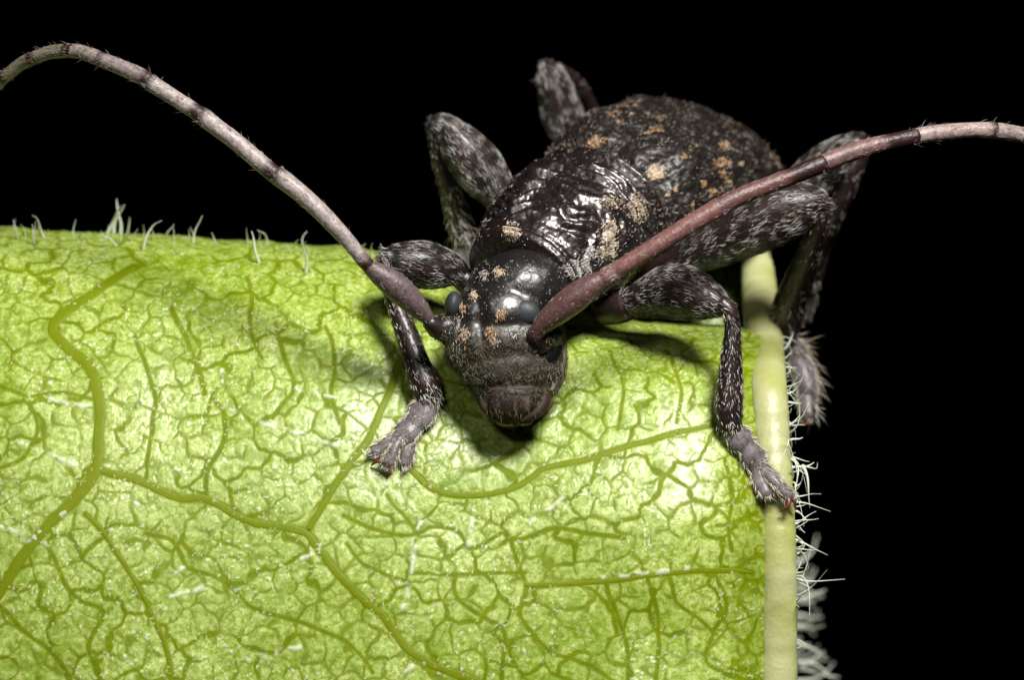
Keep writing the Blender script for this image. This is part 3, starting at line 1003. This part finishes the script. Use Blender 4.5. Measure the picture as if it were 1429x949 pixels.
PG = (.36, .31, .29)
antenna([(602, 452, .48), (594, 441, .52), (575, 421, .60), (553, 400, .68), (532, 384, .74), (517, 374, .78)], [7, 11, 17, 19, 16, 11], (.12, .085, .085), [
    ([(518, 376, .78), (510, 366, .80), (503, 358, .8)], [9, 10.5, 10], (.10, .05, .045), .5, 0),
    ([(505, 360, .8), (480, 330, .85), (450, 298, .88), (420, 270, .86), (388, 245, .82)], [9.5, 11, 12, 12.5, 13.5], PG, .06, .09),
    ([(388, 247, .82), (365, 228, .78), (330, 198, .7), (306, 180, .66), (284, 163, .6)], [12, 12, 12, 12, 13], PG, .24, .08),
    ([(288, 166, .61), (265, 150, .56), (240, 134, .5), (210, 115, .42)], [11.5, 11, 11, 12], PG, .34, .10),
    ([(214, 117, .43), (195, 105, .38), (170, 94, .3), (142, 83, .2)], [11.5, 11.5, 11, 10.5], (.26, .21, .20), .32, .10),
    ([(146, 84, .2), (130, 78, .14), (112, 72, .05), (97, 70, -.02)], [10.5, 10.5, 10, 10], (.25, .2, .17), .24, .1),
    ([(100, 70, 0), (85, 71, -.1), (68, 73, -.2), (48, 80, -.32)], [10, 10, 9.5, 9.5], (.20, .17, .11), .26, .08),
    ([(51, 79, -.3), (38, 84, -.4), (25, 92, -.5), (8, 106, -.62)], [9.5, 9.3, 9, 9], (.18, .17, .09), .28, .08),
    ([(11, 103, -.6), (-10, 124, -.75), (-35, 155, -.95)], [9, 8.5, 8], (.17, .16, .085), .28, .08),
    ([(-33, 152, -.94), (-52, 182, -1.1), (-66, 215, -1.25)], [8, 7.5, 6], (.16, .15, .08), .28, .08),
], GREY, 1000)
RD = (.19, .085, .075)
antenna([(746, 470, .66), (756, 455, .72), (778, 435, .80), (803, 415, .86), (824, 400, .9), (840, 390, .92)], [9, 13, 18, 20, 17, 12], (.115, .058, .055), [
    ([(838, 392, .92), (846, 386, .93), (854, 381, .93)], [11, 12, 12], RD, .3, 0),
    ([(850, 383, .93), (880, 365, .95), (920, 340, .95), (960, 315, .92), (1002, 290, .86)], [11, 12, 12.5, 13, 14], RD, .03, .05),
    ([(999, 291, .86), (1035, 273, .8), (1075, 257, .72), (1112, 243, .64), (1148, 228, .55)], [13, 12.5, 12, 12, 13], (.14, .062, .056), .05, .36),
    ([(1145, 229, .55), (1180, 215, .46), (1215, 204, .36), (1245, 197, .27), (1278, 190, .18)], [12.5, 12.5, 12, 11.5, 11.5], (.18, .10, .092), .04, .36),
    ([(1274, 191, .18), (1300, 186, .1), (1330, 183, .0), (1360, 181, -.1), (1388, 182, -.2)], [11.5, 11.5, 11.5, 11, 12.5], (.34, .26, .24), .04, .12),
    ([(1384, 182, -.18), (1405, 184, -.26), (1430, 189, -.36), (1470, 203, -.55)], [12, 11.5, 11, 11], (.33, .26, .24), .14, .3),
    ([(1466, 201, -.53), (1500, 220, -.7), (1540, 250, -.9)], [11, 10, 9.5], (.30, .22, .20), .2, .2),
    ([(1537, 248, -.9), (1570, 285, -1.1), (1590, 330, -1.3)], [9.5, 9, 8], (.30, .22, .20), .25, .2),
], (.24, .15, .135), 900)


# --- legs
def leg(coxa, femur, tibia, tarsus, claws, furn=(1100, 600), fringe=160, brush=0):
    """each: (points, radii); tarsus: list of those; the coxa is the part's own mesh"""
    lo = part("leg", tube(*coxa, n=18), 'limb')
    hg = Geo()
    femur = (femur[0], [q_ * .94 for q_ in femur[1]])
    fg = tube(*femur, n=28, sub=10)
    part("femur", fg, 'limb', lo)
    n = int(furn[0] * 1.5)
    s = sample(fg, n)
    blotch = sm(.32, .68, noise2(*(np.array(PX(s[0])) / 9), 60))[:, None]
    cc = pick(n, (4, GREY), (3, PALE), (2, BROWN)) * (.07 + 1.15 * blotch)
    fur(hg, *s, .14, .0062, 11, cc * .82, spread=.25)
    tg = tube(*tibia, n=24, sub=10)
    part("tibia", tg, 'limb', lo)
    n = furn[1]
    s = sample(tg, n)
    blotch = sm(.35, .65, noise2(*(np.array(PX(s[0])) / 24), 61))[:, None]
    fur(hg, *s, .11, .0075, 14, pick(n, (4, GREY), (2, PALE), (3, BROWN)) * (.12 + 1.2 * blotch), spread=.25)
    e = np.asarray(tibia[0][-1], float)
    s = sample(tg, 90, lambda c_, n_, x, y: np.exp(-(((x - e[0]) ** 2 + (y - e[1]) ** 2) / 14 ** 2)))
    fur(hg, *s, .13, .009, 22, pick(90, (2, PALE), (1, CREAM)))
    for pts, rad, fl in tarsus:
        sg = tube(pts, rad, n=20, sub=6, flat=fl, flatdir=(0, .45, .89))
        part("tarsus", sg, 'pad', lo)
        n = fringe
        s = sample(sg, n)
        fur(hg, *s, .08, .005, 14, pick(n, (1, PALE), (3, GREY), (2, BROWN)))
        n = int(n * 1.6)
        s = sample(sg, n // 2, lambda c_, n_, x, y: (np.abs(n_[:, 2]) < .55) * 1.0)
        if s: fur(hg, *s, .15, .0065, 22, pick(n // 2, (3, (.78, .72, .55)), (1, PALE)))
        if brush:
            s = sample(sg, brush, lambda c_, n_, x, y: (n_[:, 0] > .3) * 1.0)
            if s: fur(hg, *s, .30, .010, 45, pick(brush, (2, PALE), (1, CREAM)), spread=.3)
    if brush:
        s = sample(tg, brush * 2, lambda c_, n_, x, y: np.exp(-(((x - e[0]) ** 2 + (y - e[1]) ** 2) / 45 ** 2)))
        fur(hg, *s, .22, .008, 35, pick(brush * 2, (2, PALE), (1, GREY)), spread=.3)
    for pts, rad in claws:
        part("claw", tube(pts, rad, n=10, sub=6), 'claw', lo)
    hairs(hg, lo)


zl = lambda x, y, h=0.0: leaf_z(x, y) + h
# front leg at the left of the photograph
leg(([(672, 410, -1.0), (650, 392, -.95), (636, 384, -.9)], [20, 18, 14]),
    ([(648, 388, -.95), (630, 378, -.9), (600, 371, -.82), (572, 367, -.72), (550, 362, -.62), (538, 358, -.55)], [15, 26, 35, 33, 24, 13]),
    ([(536, 360, -.55), (541, 385, -.50), (552, 425, -.40), (567, 465, -.32), (580, 505, -.22), (592, 535, -.12), (600, 553, -.07)], [11, 12, 13, 16, 19, 21, 17]),
    [([(600, 558, -.06), (590, 575, -.04), (577, 592, zl(577, 592, .17))], [14, 20, 15], .55),
     ([(580, 588, zl(580, 588, .17)), (568, 602, zl(568, 602, .15)), (557, 614, zl(557, 614, .14))], [13, 18, 14], .55),
     ([(563, 604, zl(563, 604, .13)), (543, 619, zl(543, 619, .10)), (524, 629, zl(524, 629, .09))], [8, 11, 8], .5),
     ([(565, 606, zl(565, 606, .13)), (568, 628, zl(568, 628, .10)), (566, 646, zl(566, 646, .09))], [8, 11, 8], .5),
     ([(558, 612, zl(558, 612, .2)), (549, 630, zl(549, 630, .2)), (542, 645, zl(542, 645, .17))], [6, 8, 9], .8)],
    [([(538, 645, zl(538, 645, .17)), (526, 644, zl(526, 644, .15)), (518, 650, zl(518, 650, .04))], [3.4, 2.8, 1]), ([(544, 648, zl(544, 648, .17)), (544, 657, zl(544, 657, .15)), (538, 663, zl(538, 663, .04))], [3.4, 2.8, 1])], (1300, 700), 220)
# front leg at the right
leg(([(845, 430, -1.2), (865, 428, -1.0), (885, 424, -.9)], [24, 24, 20]),
    ([(880, 422, -.92), (905, 416, -.75), (935, 408, -.55), (960, 410, -.38), (985, 418, -.18), (1003, 426, -.05), (1012, 430, 0)], [22, 32, 41, 40, 31, 20, 13]),
    ([(1008, 424, .02), (1017, 434, .04), (1022, 455, .05), (1021, 490, .05), (1019, 530, .02), (1017, 565, .0), (1018, 596, -.02)], [12, 12, 11, 14, 18, 20, 17]),
    [([(1020, 600, .0), (1032, 612, -.04), (1044, 625, zl(1044, 625, .2))], [14, 19, 15], .6),
     ([(1042, 622, zl(1042, 622, .22)), (1051, 638, zl(1051, 638, .2)), (1060, 652, zl(1060, 652, .2))], [13, 18, 15], .6),
     ([(1056, 648, zl(1056, 648, .2)), (1062, 668, zl(1060, 668, .18)), (1068, 686, zl(1060, 686, .2))], [11, 13, 10], .55),
     ([(1062, 650, zl(1060, 650, .22)), (1076, 664, zl(1060, 664, .24)), (1086, 676, zl(1060, 676, .24))], [8, 9, 8], .6),
     ([(1064, 654, zl(1060, 654, .26)), (1082, 672, zl(1060, 672, .28)), (1100, 692, zl(1060, 692, .2))], [6, 8, 9], .8)],
    [([(1098, 690, zl(1060, 690, .22)), (1108, 700, zl(1060, 700, .16)), (1110, 712, zl(1060, 712, -.0))], [3.4, 2.8, 1]), ([(1100, 692, zl(1060, 692, .22)), (1100, 706, zl(1060, 706, .22)), (1088, 714, zl(1060, 714, .13))], [3.4, 2.8, 1])], (1700, 800), 200)
# middle leg at the left
leg(([(735, 330, -2.4), (715, 305, -2.4), (704, 290, -2.4)], [24, 22, 18]),
    ([(712, 296, -2.4), (694, 268, -2.4), (668, 234, -2.35), (644, 204, -2.3), (624, 180, -2.25), (610, 172, -2.2)], [18, 30, 38, 34, 22, 15]),
    ([(604, 174, -2.25), (610, 200, -2.35), (620, 240, -2.5), (634, 285, -2.7), (648, 330, -2.9)], [10, 12, 14, 17, 20]),
    [([(650, 335, -2.9), (652, 355, -2.9), (654, 372, -2.9)], [16, 18, 14], .6), ([(654, 370, -2.9), (656, 388, -2.9), (658, 402, -2.85)], [12, 15, 11], .6)],
    [([(658, 402, -2.85), (656, 412, -2.8), (650, 416, -2.8)], [3.4, 2.8, 1])], (1700, 700), 120, 30)
# middle leg at the right
leg(([(900, 370, -2.3), (925, 368, -2.1), (948, 362, -1.9)], [28, 26, 20]),
    ([(935, 368, -1.95), (975, 350, -1.8), (1020, 326, -1.65), (1065, 305, -1.5), (1105, 290, -1.4), (1135, 284, -1.32), (1150, 286, -1.3)], [20, 33, 44, 48, 44, 28, 15]),
    ([(1150, 286, -1.3), (1146, 308, -1.4), (1132, 345, -1.7), (1115, 390, -2.1), (1100, 432, -2.6), (1088, 472, -3.2)], [11, 14, 17, 21, 25, 24]),
    [([(1094, 480, -3.3), (1108, 494, -3.3), (1116, 508, -3.25)], [18, 22, 17], .8),
     ([(1112, 502, -3.2), (1122, 524, -3.1), (1128, 545, -3.0)], [16, 18, 14], .8),
     ([(1122, 530, -3.1), (1126, 558, -3.0), (1128, 578, -2.9)], [12, 14, 11], .8)],
    [([(1128, 578, -2.9), (1128, 590, -2.85), (1118, 592, -2.85)], [3.4, 2.8, 1])], (2300, 1000), 220, 26)
# hind leg at the left
leg(([(830, 250, -4.6), (815, 225, -4.5), (806, 205, -4.4)], [24, 22, 18]),
    ([(812, 214, -4.4), (798, 190, -4.3), (785, 160, -4.2), (776, 130, -4.1), (770, 108, -4.0), (766, 98, -4.0)], [18, 28, 32, 29, 24, 16]),
    ([(766, 96, -4.05), (790, 106, -4.4), (812, 130, -4.9), (832, 180, -5.5), (845, 240, -6.1)], [13, 13, 13, 14, 16]),
    [([(846, 246, -6.1), (852, 268, -6.2), (856, 290, -6.2)], [14, 16, 11], .6)], [([(856, 290, -6.2), (858, 300, -6.2), (850, 304, -6.2)], [3, 2.5, 1])], (1300, 500), 60)
# hind leg at the right
leg(([(1060, 300, -4.0), (1085, 285, -3.8), (1105, 270, -3.6)], [24, 22, 20]),
    ([(1085, 285, -3.7), (1122, 258, -3.4), (1152, 234, -3.2), (1178, 213, -3.0), (1196, 200, -2.9), (1203, 199, -2.9)], [20, 32, 35, 28, 18, 11]),
    ([(1204, 200, -2.9), (1196, 232, -3.0), (1180, 268, -3.2), (1160, 310, -3.5), (1142, 350, -3.9), (1128, 395, -4.3)], [11, 12, 14, 15, 16, 18]),
    [([(1128, 398, -4.3), (1124, 420, -4.5), (1120, 440, -4.6)], [14, 16, 12], .7)], [([(1120, 440, -4.6), (1120, 450, -4.6), (1112, 454, -4.6)], [3, 2.5, 1])], (1500, 600), 100)

# --- coats of short hair on the body: dull brown down with tan tufts
hg = Geo()
SPOTS = [(750, 212, 9, 8, TAN), (835, 198, 17, 8, TAN), (822, 204, 8, 6, TAN), (915, 240, 17, 11, CREAM), (862, 156, 8, 5, TAN), (852, 160, 6, 4, TAN), (905, 183, 7, 4, TAN), (918, 181, 7, 4, TAN), (922, 164, 8, 5, TAN), (912, 131, 8, 4, TAN), (935, 134, 6, 3, TAN),
         (980, 143, 9, 4, TAN), (1015, 153, 12, 6, TAN), (1055, 174, 10, 5, TAN), (1010, 202, 9, 6, TAN), (1003, 227, 11, 8, TAN), (1017, 228, 6, 5, TAN), (981, 256, 7, 7, TAN), (994, 267, 7, 7, TAN), (1015, 254, 6, 7, TAN), (1008, 243, 5, 6, TAN),
         (1080, 195, 6, 5, TAN), (1092, 208, 6, 6, TAN), (962, 138, 6, 3, TAN), (995, 146, 5, 3, TAN), (1040, 163, 5, 4, TAN), (890, 140, 6, 3, TAN), (870, 146, 5, 3, TAN)]
SPOTS = [(x, y, rx * .8, ry * .85, c) for x, y, rx, ry, c in SPOTS]
for k in range(36):
    SPOTS.append((rng.uniform(770, 1105), rng.uniform(128, 290), rng.uniform(1.8, 4), rng.uniform(1.5, 3.2), TAN if rng.random() < .7 else CREAM))
for g in ely_geo:
    ff = lambda c_, n_, x, y: (n_ @ en > -.3) * 1.0
    n = 8500
    s = sample(g, n, ff)
    x, y = PX(s[0])
    bl = sm(.3, .7, noise2(x / 9, y / 9, 70))[:, None]
    fur(hg, *s, .07, .0058, 16, pick(n, (3, (.10, .07, .05)), (2, (.05, .04, .035)), (2.6, (.42, .38, .34))) * (.2 + 1.1 * bl), spread=.6)
    s = sample(g, 120, ff)
    fur(hg, *s, .09, .006, 60, pick(120, (2, BROWN), (1, TAN)))
    for sx, sy, rx, ry, cc in SPOTS:
        n = int(6 + 3.2 * rx * ry)
        wf = lambda c_, n_, x, y: ((n_[:, 2] > .02) | (n_[:, 1] > .9)) * np.exp(-(((x - sx) / rx) ** 2 + ((y - sy) / ry) ** 2) ** 2) * (n_ @ en > -.2) * (np.exp(-(((x - sx) / rx) ** 2 + ((y - sy) / ry) ** 2) ** 2) > .3)
        s = sample(g, n, wf)
        if s is None: continue
        fur(hg, *s, .055, .009, 11, pick(n, (4, cc), (1, CREAM)), spread=.5)
o = hairs(hg)

hg = Geo()
PSP = [(855, 282, 14, 9, CREAM), (890, 288, 13, 18, CREAM), (852, 322, 15, 15, CREAM), (858, 344, 8, 13, CREAM), (845, 350, 7, 10, CREAM), (715, 320, 11, 12, CREAM), (812, 372, 18, 12, PALE), (700, 345, 8, 5, CREAM), (826, 352, 10, 10, PALE)]
front_ = lambda c_, n_, x, y: (n_[:, 2] > -.1) * 1.0
for sx, sy, rx, ry, cc in PSP:
    n = int(110 + 2.8 * rx * ry)
    wf = lambda c_, n_, x, y: (n_[:, 2] > .02) * np.exp(-(((x - sx) / rx) ** 2 + ((y - sy) / ry) ** 2) ** 2) * (((x - sx) / rx) ** 2 + ((y - sy) / ry) ** 2 < 1.7)
    s = sample(pron, n, wf)
    if s: fur(hg, *s, .085, .0075, 8, pick(n * 1, (4, cc), (1, PALE)), spread=.22)
n = 420
s = sample(pron, n, front_)
fur(hg, *s, .06, .0075, 25, pick(n, (2, GREY), (1, PALE), (2, BROWN)), spread=.8)
n = 700
s = sample(pron, n, lambda c_, n_, x, y: (n_[:, 2] > -.1) * (np.abs(n_ @ pl) > .62))
fur(hg, *s, .10, .0065, 18, pick(n, (2, GREY), (1, PALE), (2, BROWN)), spread=.5)
n = 500                                             # fringe along the hind margin
s = sample(pron, n, lambda c_, n_, x, y: np.exp(-(((c_ - PA) @ pa / PLn - 1.0) / .02) ** 2))
fur(hg, *s, .10, .006, 25, pick(n, (2, GREY), (1, TAN), (2, BROWN)))
hairs(hg)

hg = Geo()
fro = lambda c_, n_, x, y: (n_[:, 2] > -.2) * (y > 455) * 1.0
n = 3000
s = sample(head, n, fro)
fur(hg, *s, .13, .0040, 20, pick(n, (3, (.17, .155, .11)), (3, (.08, .075, .05)), (1, (.27, .235, .14))), spread=.9, curl=.5)
n = 420
s = sample(head, n, lambda c_, n_, x, y: (n_[:, 2] > -.3) * ((x < 650) | (x > 765)) * (y > 430))
fur(hg, *s, .10, .007, 18, pick(n, (3, PALE), (2, GREY), (1, TAN)))
for sx, sy, rx, ry, cc in [(645, 426, 6, 7, TAN), (699, 437, 6, 8, TAN), (649, 464, 6, 8, CREAM), (684, 463, 7, 8, TAN), (662, 410, 4, 7, CREAM), (755, 478, 4, 7, TAN), (676, 382, 5, 8, GREY), (697, 378, 6, 7, CREAM), (762, 470, 5, 5, TAN), (690, 475, 6, 5, CREAM), (720, 462, 12, 5, PALE)]:
    n = int(26 + .9 * rx * ry)
    wf = lambda c_, n_, x, y: (n_[:, 2] > .1) * np.exp(-(((x - sx) / rx) ** 2 + ((y - sy) / ry) ** 2) ** 2) * (((x - sx) / rx) ** 2 + ((y - sy) / ry) ** 2 < 1.8)
    s = sample(head, n, wf)
    if s: fur(hg, *s, .09, .008, 20, pick(n, (4, cc), (1, CREAM)))
for sx, sy, rx, ry, n in [(724, 388, 17, 20, 420), (672, 388, 6, 11, 90), (708, 412, 12, 9, 120)]:  # pale crown down, also standing in for the white glare there
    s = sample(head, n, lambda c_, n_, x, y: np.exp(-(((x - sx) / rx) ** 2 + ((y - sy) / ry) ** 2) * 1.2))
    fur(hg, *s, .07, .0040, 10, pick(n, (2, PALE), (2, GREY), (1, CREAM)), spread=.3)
n = 800
s = sample(head, n, lambda c_, n_, x, y: (n_[:, 2] > -.1) * (y < 445) * (y > 362))
fur(hg, *s, .05, .0055, 20, pick(n, (1, CREAM), (1, PALE), (2, BROWN)))
n = 420
s = sample(lq, n, lambda c_, n_, x, y: (n_[:, 2] > 0) * 1.0)
fur(hg, s[0], s[1], np.repeat([[0, -1.0, 0]], n, 0), .08, .0035, 14, pick(n, (3, (.09, .07, .045)), (3, (.03, .02, .016)), (1, (.22, .18, .10))), spread=.3)
# bristles over the mouth
for x in np.linspace(674, 752, 17):
    p = V(x + rng.uniform(-4, 4), 577 + rng.uniform(-12, 4) - .003 * (x - 714) ** 2, .74)[None]
    fur(hg, p, np.array([[0, -.2, 1.0]]), np.array([[rng.uniform(-.3, .3), -1.0, 0]]), rng.uniform(.10, .22), .0045, 12, np.array([[.17, .14, .065]]) * rng.uniform(.5, 1.3))
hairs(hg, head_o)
